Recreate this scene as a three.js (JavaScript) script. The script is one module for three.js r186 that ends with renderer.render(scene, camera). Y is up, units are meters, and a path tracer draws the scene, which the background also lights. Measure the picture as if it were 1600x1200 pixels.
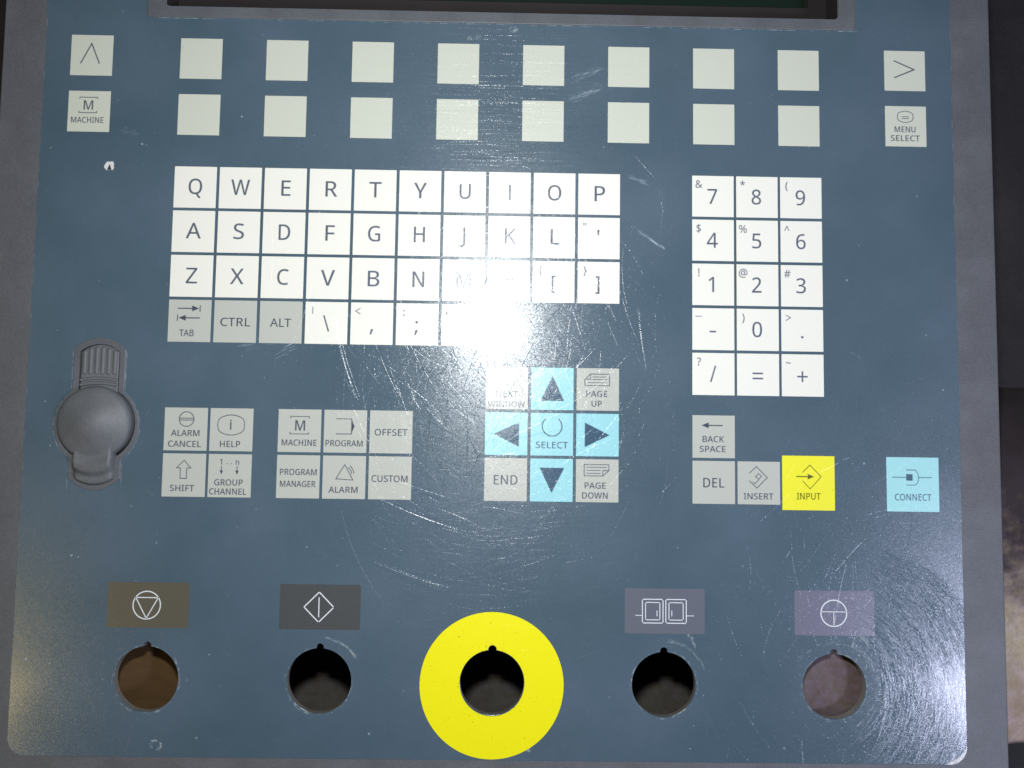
import * as THREE from 'three';
import { mergeGeometries } from 'three/addons/utils/BufferGeometryUtils.js';
import { RectAreaLightUniformsLib } from 'three/addons/lights/RectAreaLightUniformsLib.js';
import { RoundedBoxGeometry } from 'three/addons/geometries/RoundedBoxGeometry.js';

// ------------------------------------------------------------------ camera, light, exposure
// Panel layout is written in millimetres: x to the right, y down the panel face, h above the bench.
const FRONT = 46;                                        // height of the panel's front face above the bench
const W = (x, y, h) => new THREE.Vector3(x / 1000, h / 1000, y / 1000);
const scene = new THREE.Scene();
scene.background = new THREE.Color().setRGB(0.006, 0.006, 0.007);
const camera = new THREE.PerspectiveCamera(49.55, 4 / 3, 0.01, 10);
camera.position.copy(W(-3.5, 21.04, FRONT + 296.72));
camera.up.set(-0.01512, 0.07056, -0.99739);
camera.lookAt(camera.position.clone().add(new THREE.Vector3(0.011775, -0.997425, -0.070738)));
const renderer = new THREE.WebGLRenderer({ antialias: true });
renderer.toneMapping = THREE.LinearToneMapping;
renderer.toneMappingExposure = 1;
renderer.shadowMap.enabled = true;
RectAreaLightUniformsLib.init();

const FLASH = { at: W(-11.2, -62, FRONT + 302), look: W(-4, 10, FRONT), w: 0.030, h: 0.017, power: 585, color: new THREE.Color().setRGB(0.96, 0.99, 1.0) };
const WARM = { at: W(-574, 300, 640), look: W(-150, 100, FRONT), w: 0.12, h: 0.12, power: 11, color: new THREE.Color().setRGB(1.0, 0.74, 0.26) };
const COOL = { at: W(543, 292, 640), look: W(150, 100, FRONT), w: 0.12, h: 0.12, power: 80, color: new THREE.Color().setRGB(0.72, 0.75, 1.0) };

// ------------------------------------------------------------------ helpers
let seed = 20240611;
const rnd = () => { seed = (seed + 0x6d2b79f5) | 0; let t = Math.imul(seed ^ (seed >>> 15), 1 | seed); t = (t + Math.imul(t ^ (t >>> 7), 61 | t)) ^ t; return ((t ^ (t >>> 14)) >>> 0) / 4294967296; };
const rr = (a, b) => a + (b - a) * rnd();
const gauss = () => (rnd() + rnd() + rnd() + rnd() - 2) * 1.73;
const lin = (r, g, b) => new THREE.Color().setRGB(r, g, b);

// the sheet of film that covers the panel face: texture space in millimetres
const TX0 = -176, TX1 = 166, TY0 = -150, TY1 = 136, TW = 2048, TH = 1712;
const PX = TW / (TX1 - TX0);
function planarUV(g, ox = 0, oy = 0) {                   // uv from a world-turned geometry, ox oy in mm
  const p = g.attributes.position, uv = new Float32Array(p.count * 2);
  for (let i = 0; i < p.count; i++) {
    uv[i * 2] = (p.getX(i) * 1000 + ox - TX0) / (TX1 - TX0);
    uv[i * 2 + 1] = 1 - (p.getZ(i) * 1000 + oy - TY0) / (TY1 - TY0);
  }
  g.setAttribute('uv', new THREE.BufferAttribute(uv, 2));
  return g;
}
function metreUV(g, size) {                              // box projection, tile size in metres
  const p = g.attributes.position, n = g.attributes.normal, uv = new Float32Array(p.count * 2);
  for (let i = 0; i < p.count; i++) {
    const ax = Math.abs(n.getX(i)), ay = Math.abs(n.getY(i)), az = Math.abs(n.getZ(i)), x = p.getX(i), y = p.getY(i), z = p.getZ(i);
    const [a, b] = ay >= ax && ay >= az ? [x, z] : ax >= az ? [z, y] : [x, y];
    uv[i * 2] = a / size; uv[i * 2 + 1] = b / size;
  }
  g.setAttribute('uv', new THREE.BufferAttribute(uv, 2));
  return g;
}
// extrude a Shape drawn in (x, -y) mm, from height h0 to h1
function slab(shape, h0, h1, bevel = 0, curve = 24, bevelSegments = 2) {
  const g = new THREE.ExtrudeGeometry(shape, { depth: Math.max(h1 - h0 - 2 * bevel, 0.001), bevelEnabled: bevel > 0, bevelSize: bevel, bevelThickness: bevel, bevelOffset: -bevel, bevelSegments, curveSegments: curve });
  g.translate(0, 0, h0 + bevel);
  g.rotateX(-Math.PI / 2);
  g.scale(0.001, 0.001, 0.001);
  return g;
}
function roundRect(T, x0, y0, x1, y1, r) {               // y down
  const s = new T();
  s.moveTo(x0 + r, -y0); s.lineTo(x1 - r, -y0); s.absarc(x1 - r, -y0 - r, r, Math.PI / 2, 0, true);
  s.lineTo(x1, -y1 + r); s.absarc(x1 - r, -y1 + r, r, 0, -Math.PI / 2, true);
  s.lineTo(x0 + r, -y1); s.absarc(x0 + r, -y1 + r, r, -Math.PI / 2, -Math.PI, true);
  s.lineTo(x0, -y0 - r); s.absarc(x0 + r, -y0 - r, r, Math.PI, Math.PI / 2, true);
  return s;
}
function part(name, geometry, material, parent, label) {
  const m = new THREE.Mesh(geometry, material);
  m.name = name; m.castShadow = true; m.receiveShadow = true;
  if (label) m.userData.label = label;
  parent.add(m);
  return m;
}
function thing(name, label, category, kind) {
  const g = new THREE.Group();
  g.name = name; g.userData = { label, category };
  if (kind) g.userData.kind = kind;
  scene.add(g);
  return g;
}
const canvasOf = (w, h) => { const c = document.createElement('canvas'); c.width = w; c.height = h; return c; };
function dataTexture(data, w, h, srgb) {
  const t = new THREE.DataTexture(data, w, h, THREE.RGBAFormat, THREE.UnsignedByteType);
  t.wrapS = t.wrapT = THREE.RepeatWrapping; t.magFilter = THREE.LinearFilter; t.minFilter = THREE.LinearMipmapLinearFilter;
  if (srgb) t.colorSpace = THREE.SRGBColorSpace;
  t.needsUpdate = true;
  return t;
}
// tiling value noise, several octaves, 0..1
function noiseField(n, cells, octaves, gain = 0.55) {
  const out = new Float32Array(n * n); let amp = 1, total = 0;
  for (let o = 0, c = cells; o < octaves; o++, c *= 2, amp *= gain) {
    const grid = new Float32Array(c * c).map(() => rnd()); total += amp;
    for (let y = 0; y < n; y++) for (let x = 0; x < n; x++) {
      const fx = x / n * c, fy = y / n * c, ix = Math.floor(fx), iy = Math.floor(fy); let u = fx - ix, v = fy - iy;
      u = u * u * (3 - 2 * u); v = v * v * (3 - 2 * v);
      const a = grid[iy % c * c + ix % c], b = grid[iy % c * c + (ix + 1) % c], d = grid[(iy + 1) % c * c + ix % c], e = grid[(iy + 1) % c * c + (ix + 1) % c];
      out[y * n + x] += amp * ((a * (1 - u) + b * u) * (1 - v) + (d * (1 - u) + e * u) * v);
    }
  }
  return out.map((v) => v / total);
}

// ------------------------------------------------------------------ layout of the panel face (mm)
const K = (i) => -123.15 + 16.25 * i, N = (i) => 64.6 + 16.08 * i, R = (i) => -77.2 + 16.235 * i;
const F = (i) => -122.92 + 31.317 * i, S0 = 10.16, S1 = 26.38, S = 15.2;
const HOLES = [-125.5, -65.6, -5.5, 54.55, 114.4], HY = 104.5, HR = 11.25;

// ------------------------------------------------------------------ scratches, rubbing and grain of the film (normal map)
const nx = new Float32Array(TW * TH), ny = new Float32Array(TW * TH);
const tx = (x) => (x - TX0) * PX, ty = (y) => (y - TY0) * PX;
const nearHole = (x, y) => HOLES.some((h) => Math.hypot(x - h, y - HY) < 15.3);
function scratch(x, y, dir, len, bend, slope, cover, deep) {
  const steps = Math.ceil(len * PX * 1.3), ds = len / steps, fade = rr(0.25, 0.5), flank = rnd() < 0.5 ? -1 : 1;
  for (let i = 0; i < steps; i++) {
    const t = i / steps, e = Math.min(1, t / fade, (1 - t) / fade);
    x += Math.cos(dir) * ds; y += Math.sin(dir) * ds; dir += bend * ds;
    if (rnd() > cover * (0.35 + 0.65 * e) || nearHole(x, y)) continue;           // hair-fine: broken up along its length
    const px = -Math.sin(dir), py = Math.cos(dir), k = slope * rr(0.6, 1.3);
    for (let w = 0; w < (deep ? 2 : 1); w++) {           // a groove has two flanks that lean opposite ways; the finest show one
      const s = deep ? (w ? 1 : -1) : flank, o = deep ? w - 0.5 : 0, X = Math.round(tx(x) + px * o), Y = Math.round(ty(y) + py * o);
      if (X < 0 || Y < 0 || X >= TW || Y >= TH) continue;
      nx[Y * TW + X] = px * s * k; ny[Y * TW + X] = py * s * k;
    }
  }
}
{
  // fine grain of the film, with a sprinkling of steeper pits
  for (let i = 0; i < TW * TH; i++) { const k = rnd() < 0.03 ? 0.10 : 0.022; nx[i] = gauss() * k; ny[i] = gauss() * k; }
  // wiped in circles: bowed scratches lying every way
  for (let i = 0; i < 5200; i++) {
    let x, y; const w = rnd();
    if (w < 0.66) { x = -8 + gauss() * 48; y = 4 + gauss() * 44; }
    else if (w < 0.78) { x = 150 - Math.abs(gauss()) * 42; y = 95 + gauss() * 36; }
    else { x = rr(-172, 160); y = rr(-135, 130); }
    scratch(x, y, rr(0, 6.283), rr(3, 24), rr(-0.035, 0.035), Math.pow(rnd(), 1.6) * 0.27 + 0.02, rr(0.12, 0.5));
  }
  // longer, deeper single scratches
  for (let i = 0; i < 170; i++) {
    const c = rnd() < 0.8, x = c ? -8 + gauss() * 50 : rr(-150, 160), y = c ? 10 + gauss() * 42 : rr(-40, 130);
    scratch(x, y, rr(0, 6.283), rr(8, 40), rr(-0.016, 0.016), rr(0.06, 0.28), rr(0.5, 0.95), rnd() < 0.35);
  }
  // a few long ones that the eye picks out
  for (const [x, y, d, l, s] of [[-64, -22, 1.35, 30, 0.24], [-50, -18, 1.25, 26, 0.20], [-38, -16, 1.15, 24, 0.16], [-44, 34, 0.42, 24, 0.22], [-46, 41, 0.45, 30, 0.26], [-47, 63, 0.42, 28, 0.29], [38, -36, 1.35, 24, 0.19], [30, -40, 1.2, 18, 0.14], [46, -28, 1.5, 22, 0.23], [-18, -12, 1.0, 22, 0.06], [-58, 8, 1.2, 22, 0.2]]) for (let k = 0; k < 3; k++) scratch(x + gauss() * 0.5, y + gauss() * 0.5, d + gauss() * 0.03, l, -0.006, s, 0.75, k === 0);
  // swirls of a scouring pad by the last button hole
  for (let i = 0; i < 5200; i++) {
    const a = rr(-1.25, 1.25), r = 17 + Math.sqrt(rnd()) * 42, x = 112 + Math.cos(a) * r, y = 106 + Math.sin(a) * r * 0.9;
    scratch(x, y, a + Math.PI / 2 + gauss() * 0.2, rr(2, 15), 1 / r * rr(0.5, 1.2), Math.pow(rnd(), 1.2) * 0.42 + 0.03, rr(0.15, 0.6), rnd() < 0.06);
  }
  // wiped sideways between the screen and the letter keys
  for (let i = 0; i < 1500; i++) scratch(-12 + gauss() * 40, -104 + gauss() * 20, gauss() * 0.02, rr(4, 24), 0, Math.pow(rnd(), 1.1) * 0.40 + 0.02, rr(0.08, 0.30));
  // and along the empty strip below the keys
  for (let i = 0; i < 2600; i++) scratch(8 + gauss() * 46, 60 + gauss() * 14, gauss() * 0.16, rr(3, 18), rr(-0.01, 0.01), Math.pow(rnd(), 1.4) * 0.30 + 0.01, rr(0.08, 0.35));
}
const normalData = new Uint8Array(TW * TH * 4);
for (let y = 0; y < TH; y++) for (let x = 0; x < TW; x++) {
  const i = y * TW + x, o = ((TH - 1 - y) * TW + x) * 4, a = nx[i], b = -ny[i], l = 1 / Math.hypot(a, b, 1);
  normalData[o] = (a * l * 0.5 + 0.5) * 255; normalData[o + 1] = (b * l * 0.5 + 0.5) * 255; normalData[o + 2] = (l * 0.5 + 0.5) * 255; normalData[o + 3] = 255;
}
const filmNormal = dataTexture(normalData, TW, TH, false);

// ------------------------------------------------------------------ colour of the film: blue print, whitish scuffs, chips and dust
const inkCanvas = canvasOf(TW, TH), ic = inkCanvas.getContext('2d');
const BLUE = [80, 99, 112];
{
  ic.fillStyle = `rgb(${BLUE})`; ic.fillRect(0, 0, TW, TH);
  const mott = noiseField(512, 6, 5), img = ic.getImageData(0, 0, TW, TH), d = img.data;
  for (let y = 0; y < TH; y++) for (let x = 0; x < TW; x++) {
    const o = (y * TW + x) * 4, m = mott[(y >> 1) % 512 * 512 + (x >> 1) % 512] - 0.5, f = 1 + m * 0.16 + gauss() * 0.02;
    for (let c = 0; c < 3; c++) d[o + c] = d[o + c] * f + (c === 0 ? m * 6 : 0);
  }
  ic.putImageData(img, 0, 0);
  ic.setTransform(PX, 0, 0, PX, -TX0 * PX, -TY0 * PX); ic.lineCap = 'round';
  const streaks = (x0, y0, x1, y1, n, spread, len, alpha, wdt = 0.12) => {       // a bundle of rubbed lines along one stroke
    for (let i = 0; i < n; i++) {
      const t = rnd(), a = Math.atan2(y1 - y0, x1 - x0), l = len * rr(0.3, 1), x = x0 + (x1 - x0) * t - Math.sin(a) * gauss() * spread, y = y0 + (y1 - y0) * t + Math.cos(a) * gauss() * spread;
      ic.strokeStyle = `rgba(196,208,214,${alpha * rr(0.3, 1)})`; ic.lineWidth = wdt * rr(0.5, 1.5);
      ic.beginPath(); ic.moveTo(x - Math.cos(a) * l / 2, y - Math.sin(a) * l / 2); ic.lineTo(x + Math.cos(a) * l / 2, y + Math.sin(a) * l / 2); ic.stroke();
    }
  };
  streaks(20.5, -112.2, 31, -116.5, 46, 0.8, 3.5, 0.4); streaks(20, -105, 31, -109.6, 70, 0.9, 3, 0.5); streaks(8, -109.5, 18, -111, 34, 0.7, 3, 0.35);
  streaks(41.5, -76.3, 48, -74.2, 30, 0.5, 3, 0.4); streaks(33, -71.5, 37, -70, 14, 0.5, 2, 0.25);
  streaks(45, -56.6, 54, -50.2, 46, 0.35, 3.5, 0.5); streaks(53, -51.4, 54.8, -49.6, 14, 0.2, 1.2, 0.8);
  streaks(-98, -12.2, -86, -14.5, 12, 1.2, 5, 0.5); streaks(-84, -9, -78, -15, 4, 0.4, 5, 0.6);
  for (let i = 0; i < 4; i++) streaks(-84 + i * 0.6, -8.2 - i * 1.6, -78 + i * 0.3, -11.5 - i * 1.3, 7, 0.18, 4, 0.55);
  streaks(-143.5, -90.3, -137, -88.8, 24, 0.6, 1.4, 0.3); streaks(122, -13, 126, -11, 8, 0.3, 1.5, 0.4);
  streaks(-132, 71.5, -122.5, 72.3, 16, 0.4, 0.8, 0.6);
  // chipped print: a pale spot with a dark pit
  ic.fillStyle = 'rgb(222,224,220)'; ic.beginPath(); for (let i = 0; i < 22; i++) { const a = i / 22 * 6.283, r = 1.75 + gauss() * 0.14; ic.lineTo(-146.8 + Math.cos(a) * r, -76.8 + Math.sin(a) * r * 1.1); } ic.fill();
  ic.fillStyle = 'rgb(60,62,66)'; ic.beginPath(); ic.moveTo(-147.6, -75.6); ic.lineTo(-146.7, -77.6); ic.lineTo(-145.9, -75.1); ic.lineTo(-146.5, -75.5); ic.fill();
  ic.fillStyle = `rgb(${BLUE})`; ic.fillRect(-148.5, -75.4, 4.4, 1);
  
  // glue and grease left round the holes
  const residue = (x, y, r, a0, a1, alpha) => { for (let i = 0; i < 70; i++) { const t = rr(a0, a1), q = r + gauss() * 0.25; ic.strokeStyle = `rgba(190,196,190,${alpha * rnd()})`; ic.lineWidth = rr(0.1, 0.4); ic.beginPath(); ic.arc(x, y, q, t, t + rr(0.02, 0.12)); ic.stroke(); } };
  // small scribbled rub marks by the screen and at the lower edge
  residue(-17.5, -127.3, 0.6, 0, 6.28, 0.3); residue(-14.2, -128, 0.7, 0, 6.28, 0.3); residue(-1.4, -131, 1.2, 0, 6.28, 0.35); residue(-0.6, -130.8, 0.5, 0, 6.28, 0.4);
  residue(-121.6, 126.2, 1.2, 2, 5.6, 0.6); residue(-120.4, 126.8, 1.1, -1.2, 1.8, 0.5); residue(7.5, 127, 0.4, 0, 6.28, 0.5);
  residue(58, 92.6, 7.5, -2.3, -0.15, 0.6); residue(54.55, HY, 15.2, -1.5, -0.4, 0.25); residue(114.4, HY, 15.1, -2.6, 1.2, 0.45); residue(119, 93.5, 8, -1.6, -0.3, 0.45); residue(-65.6, HY, 15, -1.5, -0.6, 0.3);
  for (const h of HOLES) residue(h, HY, HR + 0.25, 0, 6.28, 0.45);
  // the film has come away at one corner and shows its pale underside
  ic.fillStyle = 'rgb(196,196,190)'; ic.beginPath(); ic.moveTo(161, 123.5); ic.quadraticCurveTo(160, 128, 153.5, 130.2); ic.lineTo(153, 131); ic.lineTo(161, 131); ic.fill();
  // bare edges of the film: pale and chipped in places
  for (let i = 0; i < 260; i++) { const y = rr(-140, 126), l = rr(0.3, 3); ic.strokeStyle = `rgba(176,184,182,${rr(0.05, 0.26)})`; ic.lineWidth = rr(0.1, 0.3); ic.beginPath(); const x = rnd() < 0.6 ? -172.05 : 160.65; ic.moveTo(x, y); ic.lineTo(x, y + l); ic.stroke(); }
  for (let i = 0; i < 160; i++) { const x = rr(-134, 124), l = rr(0.3, 3); ic.strokeStyle = `rgba(196,202,190,${rr(0.05, 0.4)})`; ic.lineWidth = rr(0.1, 0.25); ic.beginPath(); ic.moveTo(x, -132.75); ic.lineTo(x + l, -132.75); ic.stroke(); }
  for (let i = 0; i < 90; i++) { const side = rnd() < 0.5, t = rr(0.8, 2.6) * (side ? 1 : -1) + (side ? Math.PI / 2 : -Math.PI / 2 + Math.PI); ic.strokeStyle = `rgba(176,184,182,${rr(0.05, 0.45)})`; ic.lineWidth = rr(0.1, 0.25); ic.beginPath(); ic.arc(-146.8, 16.9, 15.25, t, t + rr(0.02, 0.1)); ic.stroke(); const y = rr(-10, 3) + (rnd() < 0.4 ? 36 : 0); if (y < 4 || y > 29) { ic.beginPath(); const x = -146.8 + (rnd() < 0.5 ? -9.45 : 9.45); ic.moveTo(x, y); ic.lineTo(x, y + rr(0.3, 2)); ic.stroke(); } }
  // dust and nicks
  for (let i = 0; i < 420; i++) { ic.fillStyle = `rgba(205,214,218,${rr(0.1, 0.6)})`; ic.beginPath(); ic.arc(rr(-172, 160), rr(-136, 130), Math.pow(rnd(), 4) * 0.36 + 0.08, 0, 6.3); ic.fill(); }
  for (let i = 0; i < 120; i++) { const x = rr(-170, 158), y = rr(-130, 128), a = rr(0, 6.3), l = rr(0.5, 3); ic.strokeStyle = `rgba(190,202,208,${rr(0.08, 0.3)})`; ic.lineWidth = 0.12; ic.beginPath(); ic.moveTo(x, y); ic.lineTo(x + Math.cos(a) * l, y + Math.sin(a) * l); ic.stroke(); }
}
const inkTexture = new THREE.CanvasTexture(inkCanvas);
inkTexture.colorSpace = THREE.SRGBColorSpace; inkTexture.wrapS = inkTexture.wrapT = THREE.RepeatWrapping;

// ------------------------------------------------------------------ the legends printed on the keys
const legendCanvas = canvasOf(TW, TH), lc = legendCanvas.getContext('2d');
lc.fillStyle = '#ffffff'; lc.fillRect(0, 0, TW, TH);
const U = 0.2285;                                        // mm per unit of the legend drawings
const INK = '#646a7f';
const pen = {
  at(x, y) { lc.setTransform(PX * U, 0, 0, PX * U, (x - TX0) * PX, (y - TY0) * PX); lc.strokeStyle = lc.fillStyle = INK; lc.lineJoin = 'miter'; lc.lineCap = 'butt'; },
  line(pts, w = 1.1, close) { lc.lineWidth = w; lc.beginPath(); pts.forEach(([x, y], i) => (i ? lc.lineTo(x, y) : lc.moveTo(x, y))); if (close) lc.closePath(); lc.stroke(); },
  fill(pts) { lc.beginPath(); pts.forEach(([x, y], i) => (i ? lc.lineTo(x, y) : lc.moveTo(x, y))); lc.fill(); },
  arc(x, y, r, a, b, w = 1.1) { lc.lineWidth = w; lc.beginPath(); lc.arc(x, y, r, a, b); lc.stroke(); },
  text(s, x, y, cap, width) {
    const big = cap > 11; lc.save(); lc.font = '100px sans-serif'; lc.textAlign = 'center'; lc.textBaseline = 'alphabetic';
    const k = cap / 71.4, m = lc.measureText(s).width * k, sx = width ? width / m : 1;
    lc.translate(x, y + cap / 2); lc.scale(k * sx, k); lc.fillText(s, 0, 0);
    if (!big) { lc.globalAlpha = 0.25; lc.fillText(s, 0.6, 0); }
    lc.restore();
  },
  arrow(x0, x1, y, head = 11, half = 4.4, w = 1.6) { const d = Math.sign(x1 - x0); pen.line([[x0, y], [x1 - d * head, y]], w); pen.fill([[x1, y], [x1 - d * head, y - half], [x1 - d * head, y + half]]); },
  down(x, y0, y1) { pen.line([[x, y0], [x, y1 - 5]], 1); pen.fill([[x, y1], [x - 2.6, y1 - 6], [x + 2.6, y1 - 6]]); },
  screen(x0, y0, x1, y1) { const c = (x0 + x1) / 2, b = (x1 - x0) * 0.14, v = (y1 - y0) * 0.2; lc.lineWidth = 1; lc.beginPath(); lc.moveTo(x0 + b, y0 + v * 0.6); lc.quadraticCurveTo(c, y0 - v * 0.55, x1 - b, y0 + v * 0.6); lc.quadraticCurveTo(x1, y0 + v, x1, (y0 + y1) / 2); lc.quadraticCurveTo(x1, y1 - v, x1 - b, y1 - v * 0.6); lc.quadraticCurveTo(c, y1 + v * 0.55, x0 + b, y1 - v * 0.6); lc.quadraticCurveTo(x0, y1 - v, x0, (y0 + y1) / 2); lc.quadraticCurveTo(x0, y0 + v, x0 + b, y0 + v * 0.6); lc.stroke(); },
  brackets(x0, x1, y0, y1) { pen.line([[x0, y0 + 3], [x0, y0], [x1, y0], [x1, y0 + 3]], 1); pen.line([[x0 - 0.6, y1 - 3], [x0 - 0.6, y1], [x1 - 0.6, y1], [x1 - 0.6, y1 - 3]], 1); },
};
const letter = (c) => () => { if (c === 'I') { pen.line([[33.5, 20.2], [33.5, 44.8]], 2.6); return; } lc.save(); lc.font = '100px sans-serif'; const w = lc.measureText(c).width * 24.5 / 71.4; lc.restore(); pen.text(c, 33.5, 32.5, 24.5, 'ASEFRTYPLKXVZB'.includes(c) ? w * 1.13 : w); };
const pair = (small, main, y = 33.5, cap = 24) => () => { if (small) pen.text(small, 12, 14, 12.5); if (main) pen.text(main, 32.5, y, cap); };
const word = (s, cap, w, x = 33, y = 34) => () => pen.text(s, x, y, cap, w);
const KEYS = [];
const key = (name, x, y, kind, draw, label, w = S, h = S) => KEYS.push({ name, x, y, kind, draw, label, w, h });
{
  const CX0 = -162.7, CX9 = 135.75, F0 = -125.1, F1 = -104.1;
  key('recall_key', CX0, F0 - 0.5, 'soft', () => pen.line([[16, 47], [32.4, 14], [46, 47]], 1.7), 'ivory key with a caret pointing up');
  key('machine_key', CX0, F1 - 0.5, 'soft', () => { pen.brackets(18, 46, 10.5, 35.5); pen.text('M', 32, 23, 15.5); pen.text('MACHINE', 31, 47.5, 9.6, 53); }, 'ivory key marked MACHINE under a bracketed M');
  key('more_key', CX9, F0 - 0.6, 'soft', () => pen.line([[15.5, 16.5], [48.5, 31], [16, 45]], 1.8), 'ivory key with an arrowhead pointing right');
  key('menu_select_key', CX9, F1 - 0.6, 'soft', () => { pen.screen(20, 8, 45.5, 27); pen.line([[27, 17.5], [38.5, 17.5]], 0.9); pen.line([[27, 20.5], [38.5, 20.5]], 0.9); pen.text('MENU', 32, 38, 9.6, 36); pen.text('SELECT', 32, 52.7, 9.6, 48); }, 'ivory key marked MENU SELECT');
  for (let r = 0; r < 2; r++) for (let i = 0; i < 8; i++) key('soft_key', F(i), r ? F1 : F0, 'soft', null);
  ['QWERTYUIOP', 'ASDFGHJKL', 'ZXCVBNM'].forEach((row, r) => [...row].forEach((c, i) => key('letter_key', K(i), R(r), 'white', letter(c), `white key printed ${c}`)));
  key('symbol_key', K(9), R(1), 'white', () => { pen.text('"', 11, 15, 12.5); pen.text("'", 32.5, 32, 24); }, 'white key printed with quotation marks');
  key('symbol_key', K(7), R(2), 'white', () => pen.text('*', 34, 37, 24), 'white key printed with an asterisk');
  key('symbol_key', K(8), R(2), 'white', pair('{', '[', 34, 23), 'white key printed with opening brackets');
  key('symbol_key', K(9), R(2), 'white', pair('}', ']', 34, 23), 'white key printed with closing brackets');
  key('tab_key', K(0), R(3), 'grey', () => { pen.arrow(14, 47.5, 13.5); pen.line([[49, 8.5], [49, 18.5]], 1.3); pen.arrow(49, 16, 28.5); pen.line([[14.3, 23.5], [14.3, 33.5]], 1.3); pen.text('TAB', 29.5, 52, 10, 23); }, 'grey key marked TAB');
  key('control_key', K(1), R(3), 'grey', word('CTRL', 13.5, 48), 'grey key marked CTRL');
  key('alternate_key', K(2), R(3), 'grey', word('ALT', 13.5, 33), 'grey key marked ALT');
  key('symbol_key', K(3), R(3), 'white', () => { pen.line([[11.5, 8], [11.5, 19]], 1); pen.line([[29, 21], [37, 46.5]], 2.2); }, 'white key printed with a backslash');
  key('symbol_key', K(4), R(3), 'white', () => { pen.line([[15, 9], [7.5, 13.5], [15, 18]], 1.1); pen.text(',', 33.5, 33.5, 24); }, 'white key printed with a comma');
  key('symbol_key', K(5), R(3), 'white', pair(':', ';'), 'white key printed with a semicolon');
  key('symbol_key', K(6), R(3), 'white', () => { pen.text('+', 8, 15, 10); }, 'white key printed with a small plus');
  const pad = [['&', '7'], ['*', '8'], ['(', '9'], ['$', '4'], ['%', '5'], ['^', '6'], ['!', '1'], ['@', '2'], ['#', '3'], ['_', '-'], [')', '0'], ['>', '.'], ['?', '/'], ['', '='], ['~', '+']];
  pad.forEach(([s, m], i) => key(/\d/.test(m) ? 'number_key' : 'symbol_key', N(i % 3), R(Math.floor(i / 3)), 'white', () => {
    if (s === '_') pen.line([[5, 13], [15, 13]], 1); else if (s === '>') pen.line([[7.5, 9], [15, 13], [7.5, 17.5]], 1.1); else if (s) pen.text(s, 10.5, 14, s === '@' ? 13 : 12, s === '@' ? 15.5 : 0);
    if (m === '-') pen.line([[27.5, 37], [37.5, 37]], 2.4); else if (m === '=') { pen.line([[24.5, 31], [41, 31]], 2.4); pen.line([[24.5, 39], [41, 39]], 2.4); } else if (m === '+') { pen.line([[24.5, 35], [41, 35]], 2.4); pen.line([[32.8, 26.5], [32.8, 43.5]], 2.4); } else if (m === '/') pen.line([[36.5, 20], [29, 45.5]], 2.2); else if (m === '.') { lc.fillRect(31.5, 42, 3.4, 3.4); } else pen.text(m, 32.3, 33, 24);
  }, `white number pad key printed ${m === '.' ? 'with a full stop' : m === '-' ? 'with a minus sign' : m === '/' ? 'with a slash' : m === '=' ? 'with an equals sign' : m === '+' ? 'with a plus sign' : m}`));
  const A0 = -122.9, A1 = -106.8, B = (i) => -82.72 + 16.2 * i;
  key('alarm_cancel_key', A0, S0, 'grey', () => { pen.arc(34, 17.5, 11.3, 0, 6.2832); pen.line([[22.8, 16.2], [45.2, 16.2]], 1); pen.line([[22.8, 19], [45.2, 19]], 1); pen.text('ALARM', 33.5, 38.8, 9.6, 45); pen.text('CANCEL', 32, 55.5, 9.8, 52); }, 'grey key marked ALARM CANCEL');
  key('help_key', A1, S0, 'grey', () => { pen.screen(12, 10, 53.5, 41.5); pen.text('i', 32, 25, 15); pen.text('HELP', 31.7, 55, 9.8, 33); }, 'grey key marked HELP');
  key('shift_key', A0, S1, 'grey', () => { pen.line([[33, 10], [43.5, 22], [37.5, 22], [37.5, 38], [27.5, 38], [27.5, 22], [21.5, 22]], 1, true); pen.text('SHIFT', 31, 52.5, 9.6, 38); }, 'grey key marked SHIFT');
  key('group_channel_key', A1, S1, 'grey', () => { pen.text('1', 20, 11.5, 8.5); pen.text('. .', 32, 11.5, 8); pen.text('n', 44.5, 11.5, 8.5); pen.down(20.3, 18, 31); pen.down(44.3, 18, 31); pen.text('GROUP', 31.8, 43, 9.6, 45); pen.text('CHANNEL', 31, 57, 9.8, 58); }, 'grey key marked GROUP CHANNEL');
  key('machine_key', B(0), S0, 'grey', () => { pen.brackets(19, 48, 11, 38); pen.text('M', 34, 24.5, 16); pen.text('MACHINE', 33, 51, 9.8, 56); }, 'grey key marked MACHINE');
  key('program_key', B(1), S0, 'grey', () => { pen.line([[18.5, 13.5], [43, 13.5], [43, 37], [18.5, 37]], 1); pen.fill([[42.5, 14], [47.3, 25], [42.5, 37]]); pen.text('PROGRAM', 32, 51, 9.8, 60); }, 'grey key marked PROGRAM');
  key('offset_key', B(2), S0, 'grey', word('OFFSET', 10.2, 52, 33, 33.5), 'grey key marked OFFSET');
  key('program_manager_key', B(0), S1, 'grey', () => { pen.text('PROGRAM', 33.5, 25.5, 9.8, 59); pen.text('MANAGER', 32.7, 44, 9.8, 56); }, 'grey key marked PROGRAM MANAGER');
  key('alarm_key', B(1), S1, 'grey', () => { pen.line([[34, 13.5], [47, 37], [20.5, 35.5]], 1, true); pen.arc(31, 29, 14, -0.95, -0.1, 1); pen.arc(31, 29, 17.5, -0.9, -0.1, 1); pen.text('ALARM', 33, 52, 9.8, 46); }, 'grey key marked ALARM');
  key('custom_key', B(2), S1, 'grey', word('CUSTOM', 10, 58, 33, 34), 'grey key marked CUSTOM');
  const U0 = -6.1, tri = (a) => () => pen.fill(a);
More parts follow.
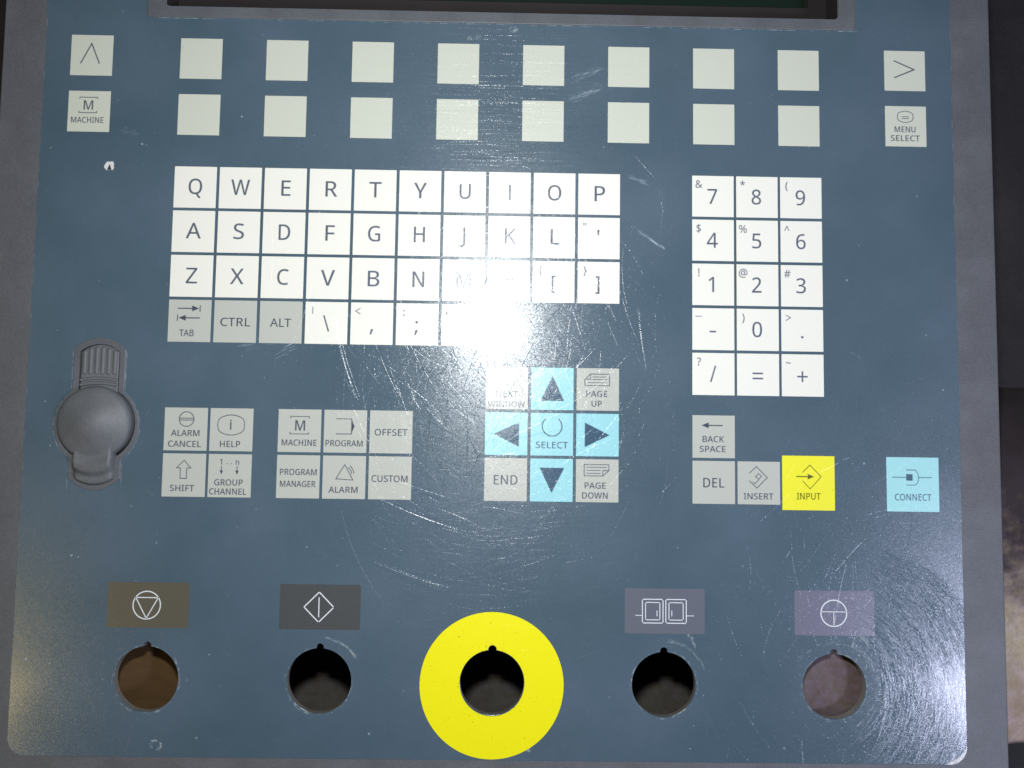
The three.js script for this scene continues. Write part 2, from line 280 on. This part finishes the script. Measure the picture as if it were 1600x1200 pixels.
  key('next_window_key', K(7), U0, 'grey', () => { pen.text('NEXT', 33, 42, 9.6, 36); pen.text('WINDOW', 33, 58, 9.6, 58); }, 'grey key marked NEXT WINDOW');
  key('arrow_key', K(8), U0, 'cyan', tri([[33.5, 13], [15, 52], [52, 52]]), 'pale blue key with a triangle pointing up');
  key('page_up_key', K(9), U0, 'grey', () => { pen.line([[22, 9], [51.5, 9], [51.5, 27], [13, 27], [13, 17], [22, 9], [22, 17], [13, 17]], 1); pen.line([[25, 13.5], [48, 13.5]], 0.9); pen.line([[25, 17.5], [48, 17.5]], 0.9); pen.line([[17, 22.5], [48, 22.5]], 0.9); pen.text('PAGE', 31.5, 40, 9.8, 35); pen.text('UP', 31.5, 55.5, 9.8, 18); }, 'grey key marked PAGE UP');
  key('arrow_key', K(7), S0, 'cyan', tri([[14, 33.5], [53, 15], [53, 53]]), 'pale blue key with a triangle pointing left');
  key('select_key', K(8), S0, 'cyan', () => { pen.arc(33.5, 20.5, 15.3, -0.87, Math.PI + 0.87, 1.5); pen.text('SELECT', 33, 50, 10, 51); }, 'pale blue key marked SELECT');
  key('arrow_key', K(9), S0, 'cyan', tri([[13.5, 14], [13.5, 52], [52, 33]]), 'pale blue key with a triangle pointing right');
  key('end_key', K(7), S1, 'grey', word('END', 14, 40, 33, 34), 'grey key marked END');
  key('arrow_key', K(8), S1, 'cyan', tri([[15, 14], [53, 14], [33.5, 52.5]]), 'pale blue key with a triangle pointing down');
  key('page_down_key', K(9), S1, 'grey', () => { pen.line([[42, 25.5], [13, 25.5], [13, 8], [51.5, 8], [51.5, 17], [42, 25.5], [42, 17], [51.5, 17]], 1); pen.line([[16.5, 12.2], [48, 12.2]], 0.9); pen.line([[16.5, 17], [38.5, 17]], 0.9); pen.line([[16.5, 21.5], [38.5, 21.5]], 0.9); pen.text('PAGE', 30, 40, 9.8, 35); pen.text('DOWN', 30, 55.5, 9.8, 42); }, 'grey key marked PAGE DOWN');
  key('backspace_key', N(0), S0, 'grey', () => { pen.arrow(47.5, 14.5, 15.5); pen.text('BACK', 32, 36.5, 9.6, 35); pen.text('SPACE', 31.7, 52, 9.6, 42); }, 'grey key marked BACK SPACE');
  key('delete_key', N(0), S1, 'grey', word('DEL', 14, 35, 32.5, 34), 'grey key marked DEL');
  key('insert_key', N(1), S1, 'grey', () => { pen.line([[18.5, 18], [29.5, 7.5], [46.5, 24.5], [30, 41], [18.5, 29.5]], 1); pen.line([[24, 31.5], [27.5, 34.5], [37.5, 22], [32.5, 18.5], [28, 23.5], [33, 26.5]], 0.9); pen.text('INSERT', 32.5, 53.5, 9.8, 47); }, 'grey key marked INSERT');
  key('input_key', 96.62, 24.1, 'yellow', () => { pen.line([[32, 25.5], [43.5, 14], [61, 32], [43.5, 51], [32, 38.5]], 1); pen.arrow(22, 50, 32, 10, 4.2); pen.text('INPUT', 41, 62.5, 10, 38); }, 'large yellow key marked INPUT', 18.8, 19.3);
  key('connect_key', 133.95, 24.1, 'cyandim', () => { pen.line([[9, 31], [31, 31]], 1); lc.fillRect(31, 26, 10, 10); lc.lineWidth = 1; lc.beginPath(); lc.moveTo(31, 19.5); lc.lineTo(45, 19.5); lc.quadraticCurveTo(50.5, 24, 50.5, 31.2); lc.quadraticCurveTo(50.5, 38.5, 45, 43); lc.lineTo(31, 43); lc.stroke(); pen.line([[50.5, 31], [71, 31]], 1); pen.text('CONNECT', 41, 61.5, 10, 58); }, 'large pale blue key marked CONNECT', 18.8, 19.3);
}
for (const k of KEYS) if (k.draw) { pen.at(k.x, k.y); k.draw(); }
lc.setTransform(PX, 0, 0, PX, -TX0 * PX, -TY0 * PX);
for (let i = 0; i < 160; i++) { lc.fillStyle = `rgba(110,110,105,${rr(0.05, 0.3)})`; lc.beginPath(); lc.arc(rr(-170, 158), rr(-130, 60), rr(0.06, 0.2), 0, 6.3); lc.fill(); }   // specks of dirt
for (let i = 0; i < 90; i++) { const a = rr(0, 6.283), r = 11.6 + Math.pow(rnd(), 2.5) * 12; lc.fillStyle = `rgba(120,105,60,${rr(0.1, 0.55)})`; lc.beginPath(); lc.arc(-5.5 + Math.cos(a) * r, 104.5 + Math.sin(a) * r, rr(0.05, 0.22), 0, 6.3); lc.fill(); }   // grit round the ring's hole
for (let i = 0; i < 40; i++) { const a = rr(0, 6.283), r = rr(13, 24), d = rr(0, 6.283), l = rr(0.4, 2.5); lc.strokeStyle = `rgba(205,195,130,${rr(0.1, 0.4)})`; lc.lineWidth = rr(0.06, 0.16); lc.beginPath(); const x = -5.5 + Math.cos(a) * r, y = 105 + Math.sin(a) * r; lc.moveTo(x, y); lc.lineTo(x + Math.cos(d) * l, y + Math.sin(d) * l); lc.stroke(); }
const legendTexture = new THREE.CanvasTexture(legendCanvas);
legendTexture.colorSpace = THREE.SRGBColorSpace; legendTexture.wrapS = legendTexture.wrapT = THREE.RepeatWrapping;

// ------------------------------------------------------------------ materials
const FILM = { roughness: 0.26, anisotropy: 0.62, anisotropyRotation: Math.PI / 2, clearcoat: 0.22, clearcoatRoughness: 0.105, normalMap: filmNormal, normalScale: new THREE.Vector2(1, 1) };

const filmMat = (color, map) => new THREE.MeshPhysicalMaterial({ ...FILM, color, map });
const overlayMat = filmMat(lin(1, 1, 1), inkTexture);
const keyMat = {
  white: filmMat(lin(0.86, 0.86, 0.77), legendTexture), soft: filmMat(lin(0.62, 0.65, 0.55), legendTexture), grey: filmMat(lin(0.51, 0.53, 0.475), legendTexture),
  cyan: filmMat(lin(0.34, 0.68, 0.73), legendTexture), cyandim: filmMat(lin(0.38, 0.74, 0.76), legendTexture), yellow: filmMat(lin(0.90, 0.86, 0.045), legendTexture),
};
const ringMat = filmMat(lin(0.93, 0.87, 0.008), legendTexture);
const paint = (() => {                                   // structured grey enamel: fine leathery bump with paler flecks
  const n = 512, a = noiseField(n, 128, 2), big = noiseField(n, 5, 4), col = new Uint8Array(n * n * 4), bump = new Uint8Array(n * n * 4);
  for (let i = 0; i < n * n; i++) {
    let v = 226 + (a[i] - 0.5) * 34 + (big[i] - 0.5) * 36 + gauss() * 5; if (rnd() < 0.0012) v += 60;
    const c = Math.max(0, Math.min(255, v)); col.set([c, c, c, 255], i * 4);
    const b = 128 + (a[i] - 0.5) * 200 + gauss() * 12; bump.set([b, b, b, 255], i * 4);
  }
  return { col: dataTexture(col, n, n, true), bump: dataTexture(bump, n, n, false) };
})();
const greyPaint = new THREE.MeshStandardMaterial({ color: lin(0.146, 0.154, 0.168), roughness: 0.55, map: paint.col, bumpMap: paint.bump, bumpScale: 0.00007 });
const plasticMat = new THREE.MeshStandardMaterial({ color: lin(0.145, 0.158, 0.175), roughness: 0.5, map: paint.col, bumpMap: paint.bump, bumpScale: 0.00003 });
const rubberMat = new THREE.MeshStandardMaterial({ color: lin(0.165, 0.178, 0.190), roughness: 0.54, map: paint.col, bumpMap: paint.bump, bumpScale: 0.00003 });
const metalMat = new THREE.MeshStandardMaterial({ color: lin(0.62, 0.62, 0.58), roughness: 0.45, metalness: 0.7, map: paint.col });
const darkMat = new THREE.MeshStandardMaterial({ color: lin(0.03, 0.024, 0.026), roughness: 0.8, map: paint.col });
const screenMat = new THREE.MeshPhysicalMaterial({ color: lin(0.008, 0.018, 0.013), roughness: 0.35 });
const inkWhite = new THREE.MeshStandardMaterial({ color: lin(0.72, 0.76, 0.78), roughness: 0.5 });
const windowTone = [lin(0.112, 0.104, 0.078), lin(0.080, 0.086, 0.088), lin(0.140, 0.150, 0.185), lin(0.160, 0.165, 0.225)];
const windowMat = windowTone.map((c) => new THREE.MeshPhysicalMaterial({ ...FILM, color: c, map: legendTexture, clearcoat: 0.4, clearcoatRoughness: 0.25 }));

// ------------------------------------------------------------------ the bench (the surface it lies on)
{
  const n = 512, a = noiseField(n, 6, 6), col = new Uint8Array(n * n * 4);
  for (let i = 0; i < n * n; i++) { const v = 150 + (a[i] - 0.5) * 210 + gauss() * 14; col.set([v, v * 0.95, v * 0.94, 255].map((c) => Math.max(0, Math.min(255, c))), i * 4); }
  const g = metreUV(new RoundedBoxGeometry(1.7, 0.04, 1.3, 2, 0.003), 0.3);
  const m = part('workbench', g, new THREE.MeshStandardMaterial({ color: lin(0.032, 0.030, 0.033), roughness: 0.75, map: dataTexture(col, n, n, true) }), scene);
  m.position.set(0, -0.02, 0.02);
  m.userData = { label: 'dark worn bench top under the control panel', category: 'bench', kind: 'structure' };
}

// ------------------------------------------------------------------ the control panel
const panel = thing('control_panel', 'grey machine control panel with blue keypad film and five empty button holes', 'control panel');
const OV = { x0: -172.2, x1: 160.8, y0: -345, y1: 130.8 };
function holePath(x, y, r, T = THREE.Path) {             // round hole with the small locating notch at its top
  const p = new T(), nr = 1.5, half = nr / r * 0.98, up = Math.PI / 2;
  p.absarc(x, -y, r, up - half, up + half - Math.PI * 2, true);
  p.absarc(x, -y + r + 0.1, nr, Math.PI + 0.1, -0.1, true);
  p.closePath();
  return p;
}
const usbShape = (T, grow) => {                          // outline of the port surround: keyhole with a head and a foot
  const p = new T(), cx = -146.8, w = 9.2 + grow, r = 15 + grow, cy = 16.9, a = Math.acos(w / r), pts = [];
  for (let i = 0; i <= 14; i++) { const t = -1 + 2 * i / 14; pts.push([cx + t * w, -10.4 - (4.0 + grow) * (1 - t * t)]); }
  for (let i = 0; i <= 24; i++) { const t = -a + 2 * a * i / 24; pts.push([cx + Math.cos(t) * r, cy + Math.sin(t) * r]); }
  for (let i = 0; i <= 14; i++) { const t = 1 - 2 * i / 14; pts.push([cx + t * w, 35.6 + (4.2 + grow) * (1 - t * t)]); }
  for (let i = 0; i <= 24; i++) { const t = Math.PI - a + 2 * a * i / 24; pts.push([cx + Math.cos(t) * r, cy + Math.sin(t) * r]); }
  pts.forEach(([x, y], i) => (i ? p.lineTo(x, -y) : p.moveTo(x, -y))); p.closePath();
  return p;
};
const SCR = { x0: -135.8, x1: 125.3, y0: -332, y1: -132.9 }, SIN = { x0: -129.4, x1: 119.4, y0: -327, y1: -136.8 };
{
  // housing: the grey rim round the film
  const rim = roundRect(THREE.Shape, -187.6, -360, 175.4, 145.6, 2.5);
  rim.holes.push(roundRect(THREE.Path, OV.x0 - 0.22, OV.y0 - 0.22, OV.x1 + 0.22, OV.y1 + 0.22, 6.4));
  part('housing_rim', metreUV(slab(rim, FRONT - 5, FRONT, 0.5, 16, 3), 0.045), greyPaint, panel);
  // aluminium carrier plate below the film
  const carrier = roundRect(THREE.Shape, OV.x0 + 0.1, OV.y0 + 0.1, OV.x1 - 0.1, OV.y1 - 0.1, 6);
  for (const h of HOLES) carrier.holes.push(holePath(h, HY, HR));
  carrier.holes.push(roundRect(THREE.Path, SIN.x0 - 0.5, SIN.y0 - 0.5, SIN.x1 + 0.5, SIN.y1 + 0.5, 2), usbShape(THREE.Path, -0.6));
  part('carrier_plate', metreUV(slab(carrier, FRONT - 3.4, FRONT - 0.6, 0, 40), 0.045), metalMat, panel);
  // printed film
  const film = roundRect(THREE.Shape, OV.x0, OV.y0, OV.x1, OV.y1, 6.2);
  for (const h of HOLES) film.holes.push(holePath(h, HY, HR + 0.12));
  film.holes.push(roundRect(THREE.Path, SCR.x0, SCR.y0, SCR.x1, SCR.y1, 1), usbShape(THREE.Path, 0.12));
  part('keypad_film', planarUV(slab(film, FRONT - 0.58, FRONT + 0.12, 0.16, 40, 2)), overlayMat, panel, 'glossy blue printed film with fine scratches');
  // back box that the panel lies on
  const back = [[-0.155, 0.092, -0.128, 0.055, 0.0418], [-0.150, 0.140, -0.345, -0.126, 0.0285]].map(([x0, x1, z0, z1, h]) => { const g = new RoundedBoxGeometry(x1 - x0, h, z1 - z0, 2, 0.002); g.translate((x0 + x1) / 2, h / 2, (z0 + z1) / 2); return g; });
  part('back_box', metreUV(mergeGeometries(back), 0.045), greyPaint, panel);
}
// screen opening
{
  const f = roundRect(THREE.Shape, SCR.x0 + 0.1, SCR.y0 + 0.1, SCR.x1 - 0.1, SCR.y1 - 0.1, 1); f.holes.push(roundRect(THREE.Path, SIN.x0, SIN.y0, SIN.x1, SIN.y1, 2.2));
  part('screen_frame', metreUV(slab(f, FRONT - 0.58, FRONT + 0.45, 0.3, 16, 2), 0.045), plasticMat, panel, 'light grey raised frame round the screen');
  const wall = roundRect(THREE.Shape, SIN.x0 - 0.45, SIN.y0 - 0.45, SIN.x1 + 0.45, SIN.y1 + 0.45, 2.4); wall.holes.push(roundRect(THREE.Path, SIN.x0 + 0.1, SIN.y0 + 0.1, SIN.x1 - 0.1, SIN.y1 - 0.1, 2.2));
  part('screen_wall', metreUV(slab(wall, FRONT - 12, FRONT - 0.6, 0, 12), 0.045), darkMat, panel);
  const ledge = roundRect(THREE.Shape, SIN.x0 - 2, SIN.y0 - 2, SIN.x1 + 2, SIN.y1 + 2, 2); ledge.holes.push(roundRect(THREE.Path, SIN.x0 + 5, SIN.y0 + 5, SIN.x1 - 7, SIN.y1 - 11, 0.5));
  part('screen_mask', metreUV(slab(ledge, FRONT - 14, FRONT - 12.05, 0.2, 8), 0.045), new THREE.MeshStandardMaterial({ color: lin(0.022, 0.016, 0.017), roughness: 0.7, map: paint.col }), panel, 'dark brown mask round the display glass');
  const glass = roundRect(THREE.Shape, SIN.x0, SIN.y0, SIN.x1, SIN.y1, 1);
  part('display_glass', slab(glass, FRONT - 17, FRONT - 14.05, 0.2, 8), screenMat, panel, 'dark greenish display glass, switched off');
}
// keys
for (const k of KEYS) {
  const s = roundRect(THREE.Shape, -k.w / 2, -k.h / 2, k.w / 2, k.h / 2, 0.12), g = slab(s, 0, 0.16, 0.06, 2, 1);
  planarUV(g, k.x + k.w / 2, k.y + k.h / 2);
  const m = part(k.name, g, keyMat[k.kind], panel, k.label);
  m.position.copy(W(k.x + k.w / 2, k.y + k.h / 2, FRONT + 0.121));
}
// yellow ring round the middle hole
{
  const s = new THREE.Shape(); s.absarc(-5.6, -105.3, 25.1, 0, Math.PI * 2, false); s.holes.push(holePath(HOLES[2], HY, HR + 0.06));
  part('emergency_stop_ring', planarUV(slab(s, FRONT + 0.121, FRONT + 0.30, 0.06, 72, 1)), ringMat, panel, 'bright yellow ring label round the middle hole');
}
// label windows with white symbols above the other holes
const strip = (pts, w) => {                              // a flat ink line of width w along points, as a shape outline
  const gs = []; for (let i = 0; i + 1 < pts.length; i++) { const [x0, y0] = pts[i], [x1, y1] = pts[i + 1], l = Math.hypot(x1 - x0, y1 - y0), dx = (x1 - x0) / l * w / 2, dy = (y1 - y0) / l * w / 2;
    const s = new THREE.Shape([[x0 - dx - dy, y0 - dy + dx], [x1 + dx - dy, y1 + dy + dx], [x1 + dx + dy, y1 + dy - dx], [x0 - dx + dy, y0 - dy - dx]].map(([x, y]) => new THREE.Vector2(x, -y))); gs.push(s); }
  return gs;
};
const ringShape = (x, y, r, w) => { const s = new THREE.Shape(); s.absarc(x, -y, r + w / 2, 0, Math.PI * 2, false); const p = new THREE.Path(); p.absarc(x, -y, r - w / 2, 0, Math.PI * 2, true); s.holes.push(p); return [s]; };
{
  const Y = 79.25, defs = [
    [-125.8, 'brown smoked label window with a triangle in a circle', () => [...ringShape(-126.3, Y, 4.75, 0.4), ...strip([[-130.2, Y - 2.6], [-122.4, Y - 2.6], [-126.3, Y + 4.5], [-130.2, Y - 2.6]], 0.36)]],
    [-66, 'dark smoked label window with an upright bar in a diamond', () => [...strip([[-66.4, Y - 5.2], [-61.2, Y], [-66.4, Y + 5.2], [-71.6, Y], [-66.4, Y - 5.2]], 0.4), ...strip([[-66.4, Y - 3.2], [-66.4, Y + 3.3]], 0.36)]],
    [54.8, 'pale smoked label window with two cabinet doors', () => { const o = []; for (const [a, b, d] of [[46.95, 54.2, 1], [55.2, 62.4, -1]]) { o.push(...strip([[a, Y - 4.1], [b, Y - 4.1], [b, Y + 4.1], [a, Y + 4.1], [a, Y - 4.1]], 0.32), ...strip([[a + 1.1, Y - 3], [b - 1.1, Y - 3], [b - 1.1, Y + 3], [a + 1.1, Y + 3], [a + 1.1, Y - 3]], 0.28)); const hx = d > 0 ? b - 2.1 : a + 2.1; o.push(...strip([[hx, Y - 0.1], [hx, Y + 1.6]], 0.28)); } o.push(...strip([[44.6, Y + 1.5], [46.7, Y + 1.5]], 0.24), ...strip([[62.7, Y + 1.5], [65, Y + 1.5]], 0.24)); return o; }],
    [114.7, 'pale smoked label window with a divided circle', () => [...ringShape(114.5, Y, 4.55, 0.4), ...strip([[110.1, Y - 0.5], [118.9, Y - 0.5]], 0.26), ...strip([[114.5, Y - 0.3], [114.5, Y + 4.4]], 0.26)]],
  ];
  defs.forEach(([x, label, draw], i) => {
    const w = part('label_window', planarUV(slab(roundRect(THREE.Shape, x - 14.1, 71.4, x + 14.1, 87.0, 0.4), FRONT + 0.121, FRONT + 0.16, 0.01, 2, 1)), windowMat[i], panel, label);
    part('symbol', slab(draw(), FRONT + 0.161, FRONT + 0.185, 0, 48), inkWhite, w);
  });
}
// rubber cover of the port
{
  const cx = -146.6, port = new THREE.Group(); port.name = 'port_cover'; port.userData.label = 'grey rubber port cover with a domed middle, grip ribs and a lift tab'; panel.add(port);
  const sur = usbShape(THREE.Shape, 0); 
  // surround with a keyhole opening a little smaller
  const inner = new THREE.Path(), pts = [];
  { const w = 7.3, r = 13.7, cy = 16.4, a = Math.acos(w / r), c0 = -146.6;
    for (let i = 0; i <= 12; i++) { const t = -1 + 2 * i / 12; pts.push([c0 + t * w, -9.4 - 2.9 * (1 - t * t)]); }
    for (let i = 0; i <= 24; i++) { const t = -a + 2 * a * i / 24; pts.push([c0 + Math.cos(t) * r, cy + Math.sin(t) * r]); }
    for (let i = 0; i <= 12; i++) { const t = 1 - 2 * i / 12; pts.push([c0 + t * w, 35 + 2.7 * (1 - t * t)]); }
    for (let i = 0; i <= 24; i++) { const t = Math.PI - a + 2 * a * i / 24; pts.push([c0 + Math.cos(t) * r, cy + Math.sin(t) * r]); } }
  pts.forEach(([x, y], i) => (i ? inner.lineTo(x, -y) : inner.moveTo(x, -y))); inner.closePath(); sur.holes.push(inner);
  part('port_surround', metreUV(slab(sur, FRONT - 3, FRONT + 0.35, 0.25, 8, 2), 0.045), plasticMat, port);
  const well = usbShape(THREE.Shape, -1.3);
  part('port_well', metreUV(slab(well, FRONT - 9, FRONT - 3.05, 0, 8), 0.045), new THREE.MeshStandardMaterial({ color: lin(0.055, 0.028, 0.024), roughness: 0.8, map: paint.col }), port, 'well below the cover with the dark reddish shadow painted into its colour');  // reddish shadow under the cover is put into this colour
  // domed body: a disc with a soft shoulder, turned on a lathe
  const prof = [[0, 7.0], [1.5, 6.92], [3, 6.62], [4.5, 6.12], [6, 5.5], [8, 4.6], [10, 3.75], [11.5, 3.1], [12.4, 2.55], [12.9, 1.9], [13.1, 1.1], [13.1, -2.9]].map(([r, h]) => new THREE.Vector2(r / 1000, h / 1000)).reverse();
  const dome = new THREE.LatheGeometry(prof, 64); dome.translate((cx - 0.5) / 1000, FRONT / 1000, 0.0161);
  part('dome', metreUV(dome, 0.045), rubberMat, port);
  // lift tab: profile along y, drooping at its end
  const tab = (() => {
    const nxs = 20, nys = 30, half = 7.0, y0 = 24, pos = [], idx = [];
    const end = (t) => 35.6 + 2.2 * (1 - t * t);
    const height = (y, t, e) => { const q = e - y; let h = 3.0; if (y < 28) h = 3.0 + (28 - y) * 0.15; h += 0.75 * Math.exp(-Math.pow((q - 6.4) / 2.2, 2)); if (q < 4.3) h = 1.9 + 1.1 * THREE.MathUtils.smoothstep(q, 2.6, 4.3); if (q < 0.9) h -= Math.pow(1 - q / 0.9, 2) * 0.9; const s = Math.abs(t); if (s > 0.84) h -= Math.pow((s - 0.84) / 0.16, 2) * 1.0; return h; };
    for (let j = 0; j <= nys; j++) for (let i = 0; i <= nxs; i++) { const t = -1 + 2 * i / nxs, e = end(t), y = y0 + (e - y0) * j / nys; pos.push((cx + t * half) / 1000, (FRONT + height(y, t, e)) / 1000, y / 1000); }
    for (let j = 0; j < nys; j++) for (let i = 0; i < nxs; i++) { const a = j * (nxs + 1) + i, b = a + nxs + 1; idx.push(a, b, a + 1, a + 1, b, b + 1); }
    const ring = []; for (let j = 0; j <= nys; j++) ring.push(j * (nxs + 1)); for (let i = 1; i <= nxs; i++) ring.push(nys * (nxs + 1) + i); for (let j = nys - 1; j >= 0; j--) ring.push(j * (nxs + 1) + nxs);
    const base = pos.length / 3; for (const r of ring) pos.push(pos[r * 3], (FRONT - 0.6) / 1000, pos[r * 3 + 2]);
    for (let i = 0; i + 1 < ring.length; i++) idx.push(ring[i], base + i, ring[i + 1], ring[i + 1], base + i, base + i + 1);
    const g = new THREE.BufferGeometry(); g.setAttribute('position', new THREE.Float32BufferAttribute(pos, 3)); g.setIndex(idx); g.computeVertexNormals(); return g;
  })();
  part('lift_tab', metreUV(tab, 0.045), rubberMat, port);
  // grip head with ribs and two folds by the hinge
  const head = new THREE.Shape(); head.moveTo(cx - 6.6, -5); head.lineTo(cx - 6.6, 9.2); for (let i = 0; i <= 12; i++) { const t = -1 + 2 * i / 12; head.lineTo(cx + t * 6.6, 9.3 + 2.6 * (1 - t * t)); } head.lineTo(cx + 6.6, -5); head.closePath();
  part('grip_head', metreUV(slab(head, FRONT - 3, FRONT + 0.25, 0.3, 8, 2), 0.045), rubberMat, port);
  for (let i = 0; i < 6; i++) { const x = cx - 5.35 + i * 2.14, t = (x - cx) / 6.6, top = -9.1 - 2.2 * (1 - t * t), len = (-1.0 - top) / 1000;
    const g = new THREE.CapsuleGeometry(0.00078, len - 0.0016, 4, 10); g.rotateX(Math.PI / 2); g.scale(1, 0.8, 1); g.translate(x / 1000, (FRONT + 0.25) / 1000, (top - 1.0) / 2000);
    part('rib', metreUV(g, 0.045), rubberMat, port); }
  for (let i = 0; i < 2; i++) { const g = new THREE.TorusGeometry(0.03, 0.0006, 8, 24, 0.44); g.rotateZ(Math.PI / 2 - 0.22); g.rotateX(-Math.PI / 2); g.translate(cx / 1000, (FRONT + 0.3 + i * 0.1) / 1000, (0.2 + i * 1.7 + 30) / 1000); part('hinge_fold', metreUV(g, 0.045), rubberMat, port); }
}

// ------------------------------------------------------------------ what lies under and beside the panel
{
  // packing pad beside the lower corner; its fade into shade is painted in, broken up by noise
  const n = 512, a = noiseField(n, 7, 6), b = noiseField(n, 40, 3), col = new Uint8Array(n * n * 4), shadedCol = new Uint8Array(n * n * 4), breakup = noiseField(n, 14, 6, 0.72);
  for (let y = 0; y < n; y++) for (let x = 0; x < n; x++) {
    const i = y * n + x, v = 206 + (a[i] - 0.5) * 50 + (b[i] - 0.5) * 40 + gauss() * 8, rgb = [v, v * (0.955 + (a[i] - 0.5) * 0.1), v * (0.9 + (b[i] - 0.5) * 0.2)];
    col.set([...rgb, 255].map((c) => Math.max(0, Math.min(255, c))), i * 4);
    const d = THREE.MathUtils.smoothstep(0.5 + (breakup[i] - 0.5) * 0.7 + (b[i] - 0.5) * 0.25, -0.55 + 1.4 * y / n, 0.1 + 1.4 * y / n);          // share of painted shade, growing towards the far end
    shadedCol.set([rgb[0] * (1 - 0.70 * d), rgb[1] * (1 - 0.72 * d), rgb[2] * (1 - 0.66 * d), 255].map((c) => Math.max(0, Math.min(255, c))), i * 4);
  }
  const X0 = 150, X1 = 250, Z0 = -5, Z1 = 128.5, nxs = 40, nzs = 60, top = FRONT - 6, pos = [], uvs = [], idx = [];
  for (let j = 0; j <= nzs; j++) for (let i = 0; i <= nxs; i++) {
    const x = X0 + (X1 - X0) * i / nxs, z = Z0 + (Z1 - Z0) * Math.pow(j / nzs, 0.8), edge = j === nzs || !j || i === nxs || !i;
    let h = top - Math.pow(Math.max(0, x - 205) / 45, 3) * 35 + Math.sin(x * 0.23 + z * 0.05) * 0.25 + Math.sin(z * 0.31) * 0.2 - 0.5;
    h -= Math.pow(Math.max(0, z - 124.5) / 4, 2) * 6; h -= Math.pow(Math.max(0, 40 - z) / 45, 2) * 38;
    pos.push(x / 1000, edge ? 0 : Math.max(0.4, h) / 1000, (z + Math.sin(x * 0.16) * 0.8 * j / nzs) / 1000); uvs.push((x - X0) / 133, (z - Z0) / 133);
  }
  for (let j = 0; j < nzs; j++) for (let i = 0; i < nxs; i++) { const p = j * (nxs + 1) + i, q = p + nxs + 1; idx.push(p, q, p + 1, p + 1, q, q + 1); }
  const g = new THREE.BufferGeometry(); g.setAttribute('position', new THREE.Float32BufferAttribute(pos, 3)); g.setAttribute('uv', new THREE.Float32BufferAttribute(uvs, 2)); g.setIndex(idx); g.computeVertexNormals();
  const m = part('packing_pad', g, new THREE.MeshStandardMaterial({ color: lin(0.60, 0.53, 0.48), roughness: 0.95, map: dataTexture(shadedCol, n, n, true), side: THREE.DoubleSide }), scene);
  m.userData = { label: 'mottled grey brown packing pad sticking out beside the corner of the control panel, with shade painted on its far end', category: 'packing pad' };
  // purplish card under the last hole, dull sheet under the middle holes
  const dirt = dataTexture(col, n, n, true);
  const card = part('grey_card', metreUV(new RoundedBoxGeometry(0.05, 0.0402, 0.06, 2, 0.001), 0.06), new THREE.MeshStandardMaterial({ color: lin(0.20, 0.165, 0.195), roughness: 0.9, map: dirt }), scene);
  card.position.set(0.1185, 0.0201, 0.109);
  card.userData = { label: 'purplish grey packing block filling the hole under the divided circle', category: 'packing block' };
  const sheet = part('backing_sheet', metreUV(new RoundedBoxGeometry(0.175, 0.0012, 0.1, 1, 0.0004), 0.08), new THREE.MeshStandardMaterial({ color: lin(0.095, 0.092, 0.088), roughness: 0.9, map: dirt }), scene);
  sheet.position.set(-0.002, 0.0006, 0.118);
  sheet.userData = { label: 'dull dark grey sheet on the bench seen through the middle holes', category: 'sheet' };
}
{
  const n = 256, a = noiseField(n, 4, 4), col = new Uint8Array(n * n * 4);
  for (let y = 0; y < n; y++) for (let x = 0; x < n; x++) { const i = y * n + x, gr = Math.sin((y + a[i] * 60) * 0.5) * 5, v = 205 + gr + (a[i] - 0.5) * 40 + gauss() * 6; col.set([v, v * 0.86, v * 0.62, 255], i * 4); }
  const g = metreUV(new RoundedBoxGeometry(0.085, 0.033, 0.07, 2, 0.0015), 0.09);
  const m = part('wood_block', g, new THREE.MeshStandardMaterial({ color: lin(0.125, 0.088, 0.042), roughness: 0.8, map: dataTexture(col, n, n, true) }), scene);
  m.position.set(-0.128, 0.0165, 0.112);
  m.userData = { label: 'brown wooden block seen through the hole under the triangle symbol', category: 'wood block' };
}

// ------------------------------------------------------------------ the lamps: the camera's flash and two work lamps
function areaLamp(name, label, category, L, standing) {
  const t = thing(name, label, category);
  const head = new THREE.Group(); head.name = 'lamp_head'; head.position.copy(L.at); head.up.set(0, 0, -1); t.add(head);
  const dir = L.look.clone().sub(L.at).normalize(), q = new THREE.Quaternion().setFromUnitVectors(new THREE.Vector3(0, 0, -1), dir); 
  head.quaternion.copy(q);
  const body = new RoundedBoxGeometry(L.w * 1.2, L.h * 1.25, 0.02, 2, 0.002); body.translate(0, 0, 0.0135);
  part('lamp_body', body, new THREE.MeshStandardMaterial({ color: lin(0.03, 0.03, 0.03), roughness: 0.6 }), head);
  const face = new THREE.PlaneGeometry(L.w, L.h); face.rotateY(Math.PI); face.translate(0, 0, 0.0015);
  part('lamp_light', face, new THREE.MeshStandardMaterial({ color: lin(0.8, 0.8, 0.8), emissive: L.color, emissiveIntensity: 1.5 }), head);
  const light = new THREE.RectAreaLight(L.color, L.power, L.w, L.h); light.name = name + '_light'; head.add(light);
  if (standing) {
    const side = Math.sign(L.at.x), bx = L.at.x + side * 0.02, bz = L.at.z + 0.03;
    const base = new THREE.CylinderGeometry(0.07, 0.075, 0.015, 32); base.translate(bx, 0.0075, bz);
    part('lamp_base', base, darkMat, t);
    const post = new THREE.CylinderGeometry(0.008, 0.008, L.at.y + 0.01, 16); post.translate(bx, (L.at.y + 0.01) / 2 + 0.015, bz);
    part('lamp_post', post, darkMat, t);
  }
  return t;
}
areaLamp('camera_flash', 'small bright camera flash over the control panel', 'flash', FLASH, false);
areaLamp('work_lamp', 'warm dim work lamp standing on the bench', 'lamp', WARM, true);
areaLamp('work_lamp_001', 'cool white work lamp standing on the bench', 'lamp', COOL, true);

renderer.render(scene, camera);
